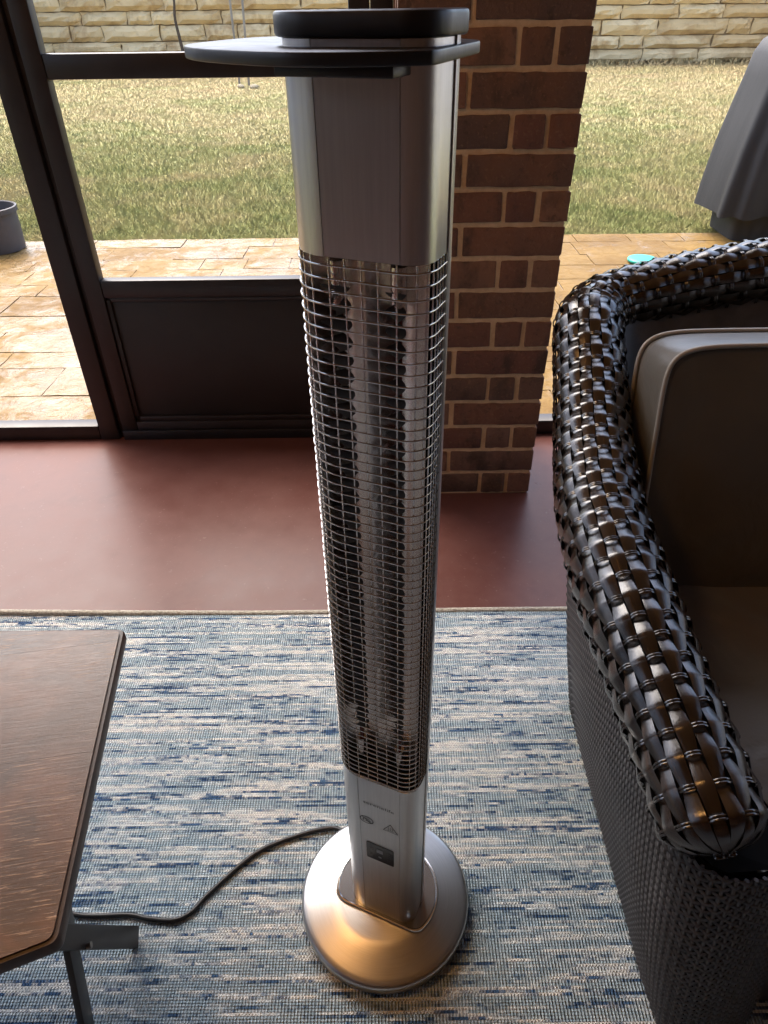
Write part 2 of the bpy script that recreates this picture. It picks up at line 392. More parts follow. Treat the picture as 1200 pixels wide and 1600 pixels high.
lw = build('added_side_wall', MB().box(-3.4, -3.28, -2.69, -1.2, -.1, 2.615), 'wall_render'); tag(lw, kind='structure')  # added unseen wall, closes the left rear so the heater front reflects dark
rw = build('added_side_wall', MB().box(3.28, 3.4, -2.69, -.1, -.1, 2.615), 'wall_render'); tag(rw, kind='structure')  # added unseen counterpart on the right, keeps the room behind dark
for x in (-9.0, 10.0):
    fe = build('added_yard_panel', MB().box(x - .06, x + .06, -6, 20.3, -.1, 2.1), 'added_panel_grey'); tag(fe, kind='structure')  # added unseen panels, hide the lawn from the heater column's reflections
wr_ = build('added_reflection_wall', MB().box(5.9, 6.2, -2.8, 8.0, -.1, 2.5), 'added_panel_grey'); tag(wr_, kind='structure')  # added unseen wall, keeps lawn green out of the column's right side
wg = build('added_reflection_wall', MB().box(-5.6, -5.3, -2.8, 8.0, -.1, 2.5), 'added_panel_grey'); tag(wg, kind='structure')  # added unseen wall, gives the column's left edge a grey reflection
# stamped patio: base slab with separate stones
pat = build('patio', MB().box(-4.2, 4.6, 2.204, 4.64, -.16, -.0185), 'joint'); tag(pat, kind='structure')
def paving():
    y = 2.215; k = 0; rows = []
    hs = [.20, .26, .16, .24, .20, .28, .18, .24, .20, .26, .18]
    tot = sum(hs); hs = [h * (4.632 - 2.215) / tot for h in hs]
    for h in hs:
        x = -4.15 - random.random() * .3
        while x < 4.55:
            w = random.choice([.26, .34, .42, .50, .58]); x0, x1 = max(x, -4.18), min(x + w, 4.58)
            if x1 - x0 > .1: rows.append((x0, x1, y, y + h))
            x += w
        y += h
    out = []
    for (x0, x1, y0, y1) in rows:
        if y1 - y0 > .36 and random.random() < .35:
            m = y0 + (y1 - y0) * random.uniform(.4, .6); out += [(x0, x1, y0, m), (x0, x1, m, y1)]
        else: out.append((x0, x1, y0, y1))
    for (x0, x1, y0, y1) in out:
        gp = .0025; n = 5; mb = MB(); top = []
        zt = -.013 + random.uniform(-.0015, .0015); tx, ty = random.uniform(-.006, .006), random.uniform(-.008, .008)
        X0, X1, Y0, Y1 = x0 + gp, x1 - gp, y0 + gp, y1 - gp
        cx, cy = (X0 + X1) / 2, (Y0 + Y1) / 2
        for j in range(n):
            for i in range(n):
                x = X0 + (X1 - X0) * i / (n - 1); yy = Y0 + (Y1 - Y0) * j / (n - 1); e = i in (0, n - 1) or j in (0, n - 1)
                z = zt + tx * (x - cx) + ty * (yy - cy) + .004 * noise.noise((x * 5, yy * 7, 1.)) - (.0014 if e else 0)
                jit = .0025 if e else 0
                top.append((x + random.uniform(-jit, jit), yy + random.uniform(-jit, jit), z))
        fs = [(j * n + i, j * n + i + 1, (j + 1) * n + i + 1, (j + 1) * n + i) for j in range(n - 1) for i in range(n - 1)]
        rim = [i for i in range(n)] + [j * n + n - 1 for j in range(1, n)] + [(n - 1) * n + i for i in range(n - 2, -1, -1)] + [j * n for j in range(n - 2, 0, -1)]
        low = [(top[i][0], top[i][1], -.030) for i in rim]; o = len(top)
        fs += [(rim[k], o + k, o + (k + 1) % len(rim), rim[(k + 1) % len(rim)]) for k in range(len(rim))]
        mb.add(top + low, fs); build('paving_stone', mb, 'patio', pat, smooth=50)
paving()

# grass
def grass():
    def field(n, ya, yb, xa, xb, hmin, hmax, wd, power):
        u = rng.random(n); t_ = 1 - np.sqrt(1 - u) if power > 1 else np.sqrt(u); y = ya + (yb - ya) * t_; half = 1.0 + y * .64
        x = (rng.random(n) * 2 - 1) * half
        ang = rng.random(n) * 2 * PI; h = hmin + (hmax - hmin) * rng.random(n); le = rng.normal(0, .55, (n, 2)) * h[:, None]
        w = wd * (.6 + .8 * rng.random(n)) * (1 + y * .03)
        P = np.empty((n, 3, 3)); dx, dy = np.cos(ang) * w, np.sin(ang) * w
        P[:, 0] = np.stack([x - dx, y - dy, np.full(n, -.052)], 1); P[:, 1] = np.stack([x + dx, y + dy, np.full(n, -.052)], 1)
        P[:, 2] = np.stack([x + le[:, 0], y + le[:, 1], -.05 + h], 1); return P.reshape(-1, 3)
    V = np.concatenate([field(130000, 4.655, 9.5, 0, 0, .02, .05, .0026, 1.2), field(200000, 4.655, 15, 0, 0, .02, .042, .0034, 1.1), field(190000, 5.5, 20.2, 0, 0, .015, .035, .0050, 1.0),
                        field(5000, 19.3, 20.35, 0, 0, .05, .14, .01, 1.0)])
    n = len(V) // 3; me = bpy.data.meshes.new('grass'); me.vertices.add(len(V)); me.vertices.foreach_set('co', V.ravel().astype(np.float32))
    me.loops.add(3 * n); me.loops.foreach_set('vertex_index', np.arange(3 * n, dtype=np.int32)); me.polygons.add(n)
    me.polygons.foreach_set('loop_start', np.arange(0, 3 * n, 3, dtype=np.int32)); me.update(); me.validate(); me.materials.append(MT['grass'])
    o = link('grass', me); tag(o, 'patchy dry and green lawn grass beyond the patio', 'grass', kind='stuff')
grass()

# limestone wall
LW = empty('limestone_wall', (0, 20.4, -.05)); tag(LW, 'long wall of rough tan limestone blocks at the back of the lawn', 'wall')
build('mortar_core', MB().box(-17, 17, .10, .5, -.2, 2.42), 'lime_joint', LW)
def rock_mesh(seed, rs):
    bm = bmesh.new(); nx, nz = 7, 4; vs = []
    for j in range(nz):
        for i in range(nx):
            x = i / (nx - 1) - .5; z = j / (nz - 1) - .5; e = i in (0, nx - 1) or j in (0, nz - 1)
            y = (.05 if e else -.02 - .05 * rs.random()); vs.append(bm.verts.new((x + (rs.random() - .5) * .04, y, z + (rs.random() - .5) * .09)))
    back = [bm.verts.new((x, .3, z)) for x, z in ((-.48, -.46), (.48, -.46), (.48, .46), (-.48, .46))]
    for j in range(nz - 1):
        for i in range(nx - 1): bm.faces.new((vs[j * nx + i], vs[j * nx + i + 1], vs[(j + 1) * nx + i + 1], vs[(j + 1) * nx + i]))
    rim = {0: [vs[i] for i in range(nx)], 1: [vs[j * nx + nx - 1] for j in range(nz)], 2: [vs[(nz - 1) * nx + i] for i in range(nx)][::-1], 3: [vs[j * nx] for j in range(nz)][::-1]}
    for k in range(4): bm.faces.new(rim[k][::-1] + [back[k], back[(k + 1) % 4]])
    bmesh.ops.recalc_face_normals(bm, faces=bm.faces)
    me = bpy.data.meshes.new('stone_block'); bm.to_mesh(me); bm.free(); me.materials.append(MT['limestone']); return me
rs = random.Random(3); RM = [rock_mesh(k, rs) for k in range(8)]
z = 0
for c in range(8):
    hh = [.30, .27, .33, .28, .31, .29, .30, .30][c]; x = -14.0 - rs.random() * 1.2
    while x < 14:
        w = rs.choice([.8, 1.1, 1.4, 1.7, .6]); o = link('stone_block', rs.choice(RM), LW)
        o.location = (x + w / 2, rs.uniform(-.03, .03), z + hh / 2); o.scale = (w - .025, 1, hh - .022); x += w
    z += hh

# ================================================================== PORCH FRAME
DY = 2.06
def bar(name, x0, x1, y0, y1, z0, z1, parent, mat='bronze_frame', bv=.004): return build(name, MB().box(x0, x1, y0, y1, z0, z1), mat, parent, bevel=bv)
post = empty('door_post', (-.945, DY, FLOOR_Z)); tag(post, 'dark bronze upright post between the left opening and the door', 'post')
off = (-.945, DY, FLOOR_Z)
def wb(name, x0, x1, y0, y1, z0, z1, parent, off, mat='bronze_frame', bv=.004):
    return build(name, MB().box(x0, x1, y0, y1, z0, z1), mat, parent, bevel=bv, off=off)
wb('post_shaft', -.979, -.915, DY - .0, DY + .07, FLOOR_Z, 2.6, post, off)
wb('door_jamb', -.915, -.900, DY + .018, DY + .07, FLOOR_Z, 2.6, post, off, bv=.002)
d = empty('screen_door', (-.46, DY, 0)); tag(d, 'dark bronze door with solid kick panel and open upper part', 'door'); off = (-.46, DY, 0)
wb('stile', -.899, -.847, DY + .004, DY + .045, .012, 2.45, d, off)
wb('stile', -.072, -.020, DY + .004, DY + .045, .012, 2.45, d, off)
wb('middle_rail', -.847, -.072, DY + .006, DY + .043, 1.053, 1.109, d, off)
wb('top_rail', -.847, -.072, DY + .006, DY + .043, 2.36, 2.45, d, off)
wb('bottom_rail', -.847, -.072, DY + .006, DY + .043, .012, .060, d, off)
wb('kick_rail', -.847, -.072, DY + .006, DY + .043, .488, .541, d, off)
wb('kick_panel', -.847, -.072, DY + .020, DY + .034, .060, .488, d, off, 'kick_panel', .001)
for nm, b in (('panel_moulding', (-.847, -.832, DY + .012, DY + .020, .078, .480)), ('panel_moulding', (-.087, -.072, DY + .012, DY + .020, .078, .480)),
              ('panel_moulding', (-.832, -.087, DY + .010, DY + .0195, .060, .078)), ('panel_moulding', (-.832, -.087, DY + .012, DY + .0197, .474, .488))):
    wb(nm, *b, d, off, bv=.003)
wb('door_sweep', -.898, -.021, DY - .004, DY + .003, FLOOR_Z + .0004, .030, d, off, 'black_plastic', .002)
p2 = build('door_post', MB().box(-.018, .0375, DY + .0, DY + .07, FLOOR_Z, 2.6), 'bronze_frame', bevel=.004); tag(p2, 'dark bronze frame post beside the brick pillar', 'post')
s1 = build('screen_sill', MB().box(-3.3, -.981, DY + .002, DY + .055, FLOOR_Z, .047), 'bronze_frame', bevel=.004); tag(s1, 'low dark bronze sill of the left opening', 'sill')
s2 = build('screen_sill', MB().box(.447, 3.3, DY + .002, DY + .055, FLOOR_Z, .047), 'bronze_frame', bevel=.004); tag(s2, 'low dark bronze sill right of the brick pillar', 'sill')
hd = build('header_beam', MB().box(-3.3, 3.3, DY - .05, DY + .12, 2.602, 2.619), 'trim'); tag(hd, kind='structure')

# brick pillar
PX0, PX1, PYF, PYB = .040, .442, 1.708, 2.106
BP = empty('brick_pillar', (.241, 1.9, FLOOR_Z)); tag(BP, 'square pillar of dark brown bricks with tan mortar', 'pillar')
off = (.241, 1.9, FLOOR_Z)
build('mortar_core', MB().box(PX0 + .004, PX1 - .004, PYF + .004, PYB - .004, FLOOR_Z, 2.61), 'mortar', BP, off=off)
def brick_mesh(w, dpt, h, r):
    mb = MB(); nx = max(3, int(w / .03)); bm = bmesh.new(); bmesh.ops.create_cube(bm, size=1)
    bmesh.ops.scale(bm, vec=(w, dpt, h), verts=bm.verts)
    ed = [e for e in bm.edges if abs((e.verts[0].co - e.verts[1].co).x) > w * .5]
    bmesh.ops.subdivide_edges(bm, edges=ed, cuts=nx, use_grid_fill=True)
    bmesh.ops.bevel(bm, geom=[e for e in bm.edges if len(e.link_faces) == 2 and e.calc_face_angle() > .5], offset=.0022, segments=1, affect='EDGES')
    for v in bm.verts: v.co += Vector((r.uniform(-1, 1), r.uniform(-1, 1), r.uniform(-1, 1))) * .0013
    me = bpy.data.meshes.new('brick'); bm.to_mesh(me); bm.free(); me.shade_smooth(); me.set_sharp_from_angle(angle=rad(45)); me.materials.append(MT['brick']); return me
rb = random.Random(11); CH = .0782; BH = .0665; cache = {}
def brick(x0, x1, y0, y1, zc):
    key = (round(x1 - x0, 3), round(y1 - y0, 3)); vs = cache.setdefault(key, [brick_mesh(x1 - x0, y1 - y0, BH, rb) for _ in range(3)])
    o = link('brick', rb.choice(vs), BP); o.location = ((x0 + x1) / 2 - off[0] + rb.uniform(-.0015, .0015), (y0 + y1) / 2 - off[1] + rb.uniform(-.002, .002), zc - off[2]); o.rotation_euler = (0, 0, rb.uniform(-.006, .006)); return o
for c in range(33):
    zc = FLOOR_Z + .0765 / 2 + c * CH
    if c % 2 == 1:
        xs = [(PX0, .187), (.1985, PX1)]
    else:
        xs = [(PX0, .2855), (.2965, .3640), (.3770, PX1)]
    D_ = .10
    for x0, x1 in xs:
        brick(x0, x1, PYF, PYF + D_, zc)
        if c < 20: brick(x0, x1, PYB - D_, PYB, zc)
    if c < 20:
        for xa, xb in ((PX0, PX0 + D_), (PX1 - D_, PX1)): brick(xa, xb, PYF + D_ + .010, PYB - D_ - .010, zc)

# side uprights of the porch, outside the picture
for x in (-3.35, 3.35):
    u = build('porch_upright', MB().box(x - .06, x + .06, 1.95, 2.08, FLOOR_Z, 2.6), 'bronze_frame', bevel=.005)
    tag(u, 'dark bronze corner upright at the %s end of the porch' % ('left' if x < 0 else 'right'), 'post')

# lit ceiling lamp over the table: its warm glow shows in the steel base
def lamp():
    t = NT('warm_lamp_glass'); t.col((.8, .7, .5)); t.p.inputs['Emission Color'].default_value = (1, .50, .16, 1); t.p.inputs['Emission Strength'].default_value = 13; MT['lamp_glass'] = t.m
    o = empty('ceiling_lamp', (-1.0, .55, 2.62)); tag(o, 'lit warm ceiling lamp with frosted dome above the wooden table', 'lamp')
    build('mounting_plate', MB().lathe([(.001, -.001), (.15, -.001), (.155, -.012), (.15, -.03), (.001, -.032)], 40), 'bronze_frame', o, smooth=40)
    build('frosted_dome', MB().lathe([(.135, -.033), (.135, -.05), (.125, -.08), (.10, -.105), (.06, -.122), (.001, -.128)], 40), 'lamp_glass', o, smooth=60)
lamp()
# ================================================================== RUG
RX0, RX1, RY0, RY1 = -1.9, 1.9, -1.1, 1.209
rg = empty('area_rug', (0, 0, FLOOR_Z)); tag(rg, 'woven rug of blue, cream and navy streaks under heater and table', 'rug')
mb = MB(); nx, ny = 60, 40
for j in range(ny + 1):
    for i in range(nx + 1):
        x = RX0 + (RX1 - RX0) * i / nx; y = RY0 + (RY1 - .012 - RY0) * (1 - (1 - j / ny) ** 1.6)
        lift = .016 * max(0, min(1, (-.35 - x) / .7)) * max(0, (y - 1.08) / .13) ** 2 if y > 1.08 else 0
        mb.v.append((x, y, RUG_Z - FLOOR_Z - .0 + lift + .0012 * noise.noise((x * 3, y * 3, 0)) * (1 if y > .9 else 0)))
mb.f = [(j * (nx + 1) + i, j * (nx + 1) + i + 1, (j + 1) * (nx + 1) + i + 1, (j + 1) * (nx + 1) + i) for j in range(ny) for i in range(nx)]
build('pile', mb, 'rug', rg, smooth=60)
mb = MB(); pts = []
for i in range(nx + 1):
    x = RX0 + (RX1 - RX0) * i / nx; lift = .018 * max(0, min(1, (-.35 - x) / .7)); pts.append((x, RY1 - .008 + .004 * noise.noise((x * 2, 0, 3)), .004 + lift))
mb.tube(pts, .0075, 8); build('binding', mb, 'binding', rg, smooth=60)

# ================================================================== HEATER
HC = (-.0015, .5215, RUG_Z); HA = rad(-23.5)
H = empty('patio_heater', HC, HA); H.rotation_euler = (0, -.0036, HA); tag(H, 'tall silver tower heater with wire guard and round steel base on the rug', 'heater')
Wd, FR, CL, CR = .056, -.037, .0330, .0200
def arc(cx, cy, r, a0, a1, n): return [(cx + r * math.cos(a0 + (a1 - a0) * k / n), cy + r * math.sin(a0 + (a1 - a0) * k / n)) for k in range(n + 1)]
def left_side(o=0, ys=.002): return [(-Wd - o, ys)] + arc(-Wd + CL, FR + CL, CL + o, PI, 1.5 * PI, 14)
def right_side(o=0, ys=.002): return arc(Wd - CR, FR + CR, CR + o, 1.5 * PI, 2 * PI, 14) + [(Wd + o, ys)]
def front_full(o=0): return left_side(o) + right_side(o)
def rear(o=0, n=24): return [( (Wd + .0012 + o) * math.cos(PI * k / n), .006 + (.038 + o) * math.sin(PI * k / n)) for k in range(n + 1)]
def thick(pts, t):   # thin strip outline from an open polyline
    P = [Vector((x, y)) for x, y in pts]; inn = []
    for i, p in enumerate(P):
        d_ = (P[min(i + 1, len(P) - 1)] - P[max(i - 1, 0)]).normalized(); nn = Vector((-d_.y, d_.x)); inn.append(p + nn * t)
    return [tuple(p) for p in P] + [tuple(p) for p in reversed(inn)]
def cover(name, z0, z1):
    root = None
    mbL = MB().prism(thick(left_side(), .0016), z0, z1); root = build(name, mbL, 'alu', H, smooth=30)
    build('corner_shell', MB().prism(thick(right_side(), .0016), z0, z1), 'alu', root, smooth=30)
    build('front_plate', MB().box(-Wd + CL + .0005, Wd - CR - .0005, FR + .0001, FR + .0018, z0 + .0001, z1 - .0001), 'alu', root)
    return root
GZ0, GZ1 = .4095, 1.0565
lc = cover('lower_cover', .046, GZ0); uc = cover('upper_cover', GZ1, 1.184)
rsb = MB(); ro = rear(); rsb.prism(ro + [(-Wd - .0012, .003), (Wd + .0012, .003)], .046, 1.185); build('rear_shell', rsb, 'alu', H, smooth=30)
build('side_gasket', MB().box(-Wd + .0015, Wd - .0015, .0, .0030, .05, 1.183), 'dark_inside', H)
# lid
lo = [(x, y) for x, y in left_side(.0045, .006)] + right_side(.0045, .006) + rear(.0045)[1:-1]
build('lid', MB().prism(lo, 1.1845, 1.1978), 'black_plastic', H, bevel=.0022, seg=2)
# tray
ca, sa = math.cos(-HA), math.sin(-HA)
def loc(x, y): dx, dy = x - HC[0], y - HC[1]; return (dx * ca - dy * sa, dx * sa + dy * ca)
tr = [(.0355, .4410), (.074, .552), (.050, .635), (-.070, .690), (-.0985, .690), (-.122, .606), (-.130, .5584), (-.115, .518), (-.0904, .4836), (-.056, .449), (-.0275, .4363), (.0098, .434)]
tr = [loc(*p) for p in tr]; tr = tr[:1] * 2 + tr[1:2] * 2 + tr[2:]      # doubled point keeps the front corner crisp
for _ in range(3):
    q_ = []
    for k in range(len(tr)):
        a, b = Vector(tr[k]), Vector(tr[(k + 1) % len(tr)])
        if (b - a).length > .002: q_ += [tuple(a.lerp(b, .25)), tuple(a.lerp(b, .75))]
        else: q_.append(tuple(a.lerp(b, .5)))
    tr = q_
ty = build('tray', MB().prism(tr, 1.1728, 1.1800), 'black_plastic', H, bevel=.0012, seg=2)
build('bracket', MB().box(-.0330, .0430, FR - .028, FR - .0004, 1.1665, 1.1727), 'black_plastic', ty, bevel=.001)
# reflector cavity
def trough(n=48):
    pts = []
    for k in range(n + 1):
        x = -.052 + .104 * k / n; u = abs(abs(x) - .025) / .027; pts.append((x, -.0015 - .019 * min(1, u) ** 2))
    return pts
build('reflector', MB().sheet(trough(), GZ0 + .001, GZ1 - .001), 'reflector', H, smooth=60)
for z0, z1 in ((GZ0 - .0014, GZ0 + .0008), (GZ1 - .0008, GZ1 + .0014)):
    build('end_plate', MB().prism([(x, y) for x, y in thick(front_full(-.0022), .0001)[:len(front_full())]], z0, z1), 'dark_inside', H)
for x in (-.025, .025):
    tb = build('heating_tube', MB().tube([(x, -.0125, .445), (x, -.0125, 1.04)], .0028, 14), 'red_reflection', H, smooth=60)
    for zz in (.450, 1.036): build('ceramic_end', MB().tube([(x, -.0125, zz - .022), (x, -.0125, zz + .012)], .0062, 12), 'chrome', tb, smooth=40)
    rb_ = MB(); ra, rb2 = [], []
    n = 300; L0, L1 = .49, 1.03
    rs_ = []
    for k in range(n + 1):
        zz = L0 + (L1 - L0) * k / n; a = 2 * PI * (zz - L0) / .030; hw = .0135 if x < 0 else .0085; dx, dy = math.cos(a) * hw, math.sin(a) * hw * .35
        rs_.append([(x - dx, -.0185 - dy, zz), (x + dx, -.0185 + dy, zz)])
    rb_.rings(rs_, False, False); build('carbon_ribbon', rb_, 'carbon', tb, smooth=60)
# guard wires
path = left_side(.0012, -.001) + right_side(.0012, -.001)
NW = 68
wm = None
for k in range(NW):
    zz = GZ0 + .0065 + (GZ1 - GZ0 - .012) * k / (NW - 1)
    if wm is None:
        o = build('guard_wire', MB().tube([(x, y, 0) for x, y in path], .00080, 6), 'chrome', H, smooth=60); wm = o.data
    else: o = link('guard_wire', wm, H)
    o.location = (random.uniform(-.0002, .0002), random.uniform(-.0002, .0002), zz)
pl, tl = resample([Vector((x, y, 0)) for x, y in left_side(-.0002, -.001) + right_side(-.0002, -.001)], 201)
vw = None
for q in (.03, .075, .12, .165, .21, .265, .36, .44, .52, .60, .69, .78, .83, .87, .91, .95, .985):
    p = pl[int(q * 200)]
    if vw is None: o = build('upright_wire', MB().tube([(0, 0, GZ0), (0, 0, GZ1)], .0007, 6), 'chrome', H, smooth=60); vw = o.data
    else: o = link('upright_wire', vw, H)
    o.location = (p.x, p.y, 0)
# base
bo = (-.0054, .0)
prof = [(.0005, .0005), (.130, .0005), (.1335, .003), (.1355, .008), (.1365, .022), (.1360, .0255), (.1345, .0280), (.1315, .0296), (.124, .0318), (.112, .0350), (.098, .0390), (.085, .0425), (.074, .0450), (.0005, .0452)]
build('base', MB().lathe(prof, 128, bo), 'steel', H, smooth=35)
ring = []
for k in range(97):
    a_ = rad(-24) + (rad(204) + rad(24)) * k / 96; ring.append((-.001 + .083 * math.cos(a_), .001 + .083 * math.sin(a_) * (.98 if math.sin(a_) > 0 else 1)))
xa_, ya_ = ring[-1]; xb_, yb_ = ring[0]; FRY = -.0450
def bez(a, b, c_, n): return [tuple(Vector(a) * (1 - t_) ** 2 + Vector(b) * 2 * t_ * (1 - t_) + Vector(c_) * t_ * t_) for t_ in [k / n for k in range(1, n + 1)]]
ring += bez((xa_, ya_), (xa_ + .006, FRY), (xa_ + .026, FRY), 10) + bez((xb_ - .026, FRY), (xb_ - .006, FRY), (xb_, yb_), 10)[:-1]
def inset(pts, k, c=(-.002, .012)): return [(c[0] + (x - c[0]) * (1 - k / .08), c[1] + (y - c[1]) * (1 - k / .055)) for x, y in pts]
cr = MB().rings([[(x, y, z) for x, y in inset(ring, k)] for k, z in ((0, .036), (0, .0470), (.0012, .0492), (.003, .0495), (.0042, .0480), (.005, .0465))], True, True)
collar = build('collar', cr, 'chrome', H, smooth=40)
build('collar_plate', MB().prism(inset(ring, .0048), .040, .0472), 'collar_metal', collar)
# printed marks on the lower front
FY = FR - .0003
def flat(name, polys, mat, parent=lc, y=FY):
    mb = MB()
    for P in polys:
        n = len(P); mb.add([(x, y, z) for x, z in P], [tuple(range(n))])
    me = bpy.data.meshes.new(name); me.from_pydata(mb.v, [], mb.f); me.materials.append(MT[mat]); return link(name, me, parent)
def band(P, t, closed=True):
    out = []; n = len(P)
    for i in range(n if closed else n - 1):
        a = Vector(P[i]); b = Vector(P[(i + 1) % n]); d_ = (b - a).normalized(); q = Vector((-d_.y, d_.x)) * t / 2; e = d_ * t * .3
        out.append([tuple(a - e + q), tuple(a - e - q), tuple(b + e - q), tuple(b + e + q)])
    return out
def text_mesh(body, size, x, z, width=None, parent=lc, mat='print_black', name='printed_text', y=FY - .0002):
    cu = bpy.data.curves.new(name, 'FONT'); cu.body = body; cu.size = size; cu.align_x = 'CENTER'; cu.resolution_u = 3
    to = bpy.data.objects.new(name, cu); COL.objects.link(to); bpy.context.view_layer.update()
    me = bpy.data.meshes.new_from_object(to.evaluated_get(bpy.context.evaluated_depsgraph_get())); bpy.data.objects.remove(to)
    xs_ = [v.co.x for v in me.vertices]; k = (width / (max(xs_) - min(xs_))) if width else 1
    for v in me.vertices: v.co = Vector((x + v.co.x * k, y, z + v.co.y))
    me.materials.clear(); me.materials.append(MT[mat]); me.name = name; return link(name, me, parent)
text_mesh('serenelife', .0092, .0058, .3535, .044)
el = [(-.0125 + .0096 * math.cos(2 * PI * k / 28), .3127 + .0078 * math.sin(2 * PI * k / 28)) for k in range(28)]
def sh(P, d=.007): return [(x + d, z) for x, z in P]
flat('prohibition_symbol', band(el, .0013) + band(sh([(-.0258, .3180), (-.0130, .3070)]), .0011, False) + band(sh([(-.0245, .3095), (-.0245, .3140), (-.0215, .3160), (-.0175, .3150), (-.0145, .3120), (-.0145, .3092)]), .0011, False) + band(sh([(-.0205, .3095), (-.0190, .3130), (-.0172, .3095)]), .0009, False), 'print_black')
flat('warning_symbol', band(sh([(.0050, .3050), (.0260, .3050), (.0155, .3235)]), .0010) + band(sh([(.0105, .3078), (.0205, .3078)]), .0009, False)
     + [s_ for dx in (-.0028, 0, .0028) for s_ in band(sh([(.0155 + dx, .3092), (.0163 + dx, .3112), (.0150 + dx, .3132), (.0158 + dx, .3152)]), .0007, False)], 'print_black')
pan = build('control_panel', MB().prism([(x, -z) for x, z in round_poly([(-.0148, .2135), (.0272, .2135), (.0272, .2565), (-.0148, .2565)], .003, 4)], 0, .0006), 'black_gloss', lc)
pan.data.transform(Matrix(((1, 0, 0, 0), (0, 0, -1, FR - .0001), (0, -1, 0, 0), (0, 0, 0, 1))))
flat('display', [sh([(-.0060, .2365), (.0035, .2365), (.0035, .2455), (-.0060, .2455)])], 'display_grey', pan, FR - .0009)
flat('key_symbol', [[(.006 + .0028 * math.cos(2 * PI * k / 16), .2255 + .0022 * math.sin(2 * PI * k / 16)) for k in range(16)]], 'display_grey', pan, FR - .0009)
for x, z in ((-.0075, .2425), (.0195, .2435), (-.0075, .2265), (.0195, .2265)):
    flat('key_symbol', band([(x + .0020 * math.cos(2 * PI * k / 12), z + .0020 * math.sin(2 * PI * k / 12)) for k in range(12)], .0006), 'table_metal', pan, FR - .0009)
# power cord
cp = [(-.080, .640, .012), (-.106, .649, .005), (-.165, .635, .0045), (-.2333, .605, .0045), (-.2998, .541, .0045), (-.325, .510, .0045), (-.352, .4975, .0045), (-.395, .5005, .0045), (-.43, .5065, .0045), (-.509, .507, .0045), (-.62, .53, .0045), (-.80, .50, .0045), (-1.1, .56, .0045)]
mb = MB().tube(catmull([(*loc(p[0], p[1]), p[2]) for p in cp], 8), .0042, 8); build('power_cord', mb, 'cord_rubber', H, smooth=60)

# ================================================================== TABLE
TZ = .40; T = empty('wooden_table', (-.69, .5, RUG_Z)); tag(T, 'low worn dark wooden table with folding metal legs at left', 'table'); off = (-.69, .5, RUG_Z)
TP = [(-.4197, .7725), (-.355, .313), (-.430, .2835), (-.945, .2835), (-1.02, .313), (-.955, .7735)][::-1]
TPo = round_poly(TP, [.012] * 6, 5)
cxy = (sum(p[0] for p in TP) / 6, sum(p[1] for p in TP) / 6)
def clip(poly, a, b, c_):   # keep a*x+b*y>=c
    out = []
    for i in range(len(poly)):
        p, q = poly[i], poly[(i + 1) % len(poly)]; dp, dq = a * p[0] + b * p[1] - c_, a * q[0] + b * q[1] - c_
        if dp >= 0: out.append(p)
        if dp * dq < 0: t = dp / (dp - dq); out.append((p[0] + (q[0] - p[0]) * t, p[1] + (q[1] - p[1]) * t))
    return out
frame = build('table_edge', MB().rings([[(cxy[0] + (x - cxy[0]) * k, cxy[1] + (y - cxy[1]) * k, z_) for x, y in TPo] for k, z_ in ((.975, TZ - .027), (.995, TZ - .024), (1, TZ - .019), (1, TZ - .008), (.994, TZ - .0032), (.975, TZ - .0030))], True, True), 'wood_edge', T, smooth=50, off=off)
sn, cs = math.sin(rad(9)), math.cos(rad(9))
inner = [(cxy[0] + (x - cxy[0]) * .978, cxy[1] + (y - cxy[1]) * .978) for x, y in TPo]
cuts = [.10, .215, .330, .4805, .6, .705, .80, 1.0]   # distance along plank normal
for k in range(len(cuts) - 1):
    P = clip(clip(inner, -sn, cs, cuts[k] + .00008), sn, -cs, -(cuts[k + 1] - .00008))
    if len(P) > 2: build('plank', MB().prism(P, TZ - .012, TZ + random.uniform(-.0001, .0001)), 'wood', frame, off=off)
def flatbar(name, a, b, w, t, parent, side=Vector((1, .12, 0))):
    a, b = Vector(a), Vector(b); d_ = (b - a).normalized(); s_ = (side - d_ * side.dot(d_)).normalized(); u = d_.cross(s_)
    vs = [p + s_ * t / 2 * i + u * w / 2 * j for p in (a, b) for i, j in ((-1, -1), (1, -1), (1, 1), (-1, 1))]
    return build(name, MB().add(vs, [(0, 1, 2, 3), (7, 6, 5, 4), (0, 4, 5, 1), (1, 5, 6, 2), (2, 6, 7, 3), (3, 7, 4, 0)]), 'table_metal', parent, bevel=.0015, off=off)
pv = Vector((-.432, .404, .15))
for sx in (0, -.50):
    q = pv + Vector((sx, 0, 0)); 
    flatbar('leg', q + Vector((.026, .068, -.145)), q - Vector((.030, .075, -.222)), .031, .010, T)
    flatbar('leg', q + Vector((.006, -.062, -.145)) + Vector((-.012, 0, 0)), q + Vector((-.02, .09, .222)), .031, .010, T)
    rv = MB().tube([q + Vector((.010, 0, 0)), q + Vector((.016, .0015, .001))], .0045, 12); build('rivet', rv, 'rivet', T, smooth=40, off=off)

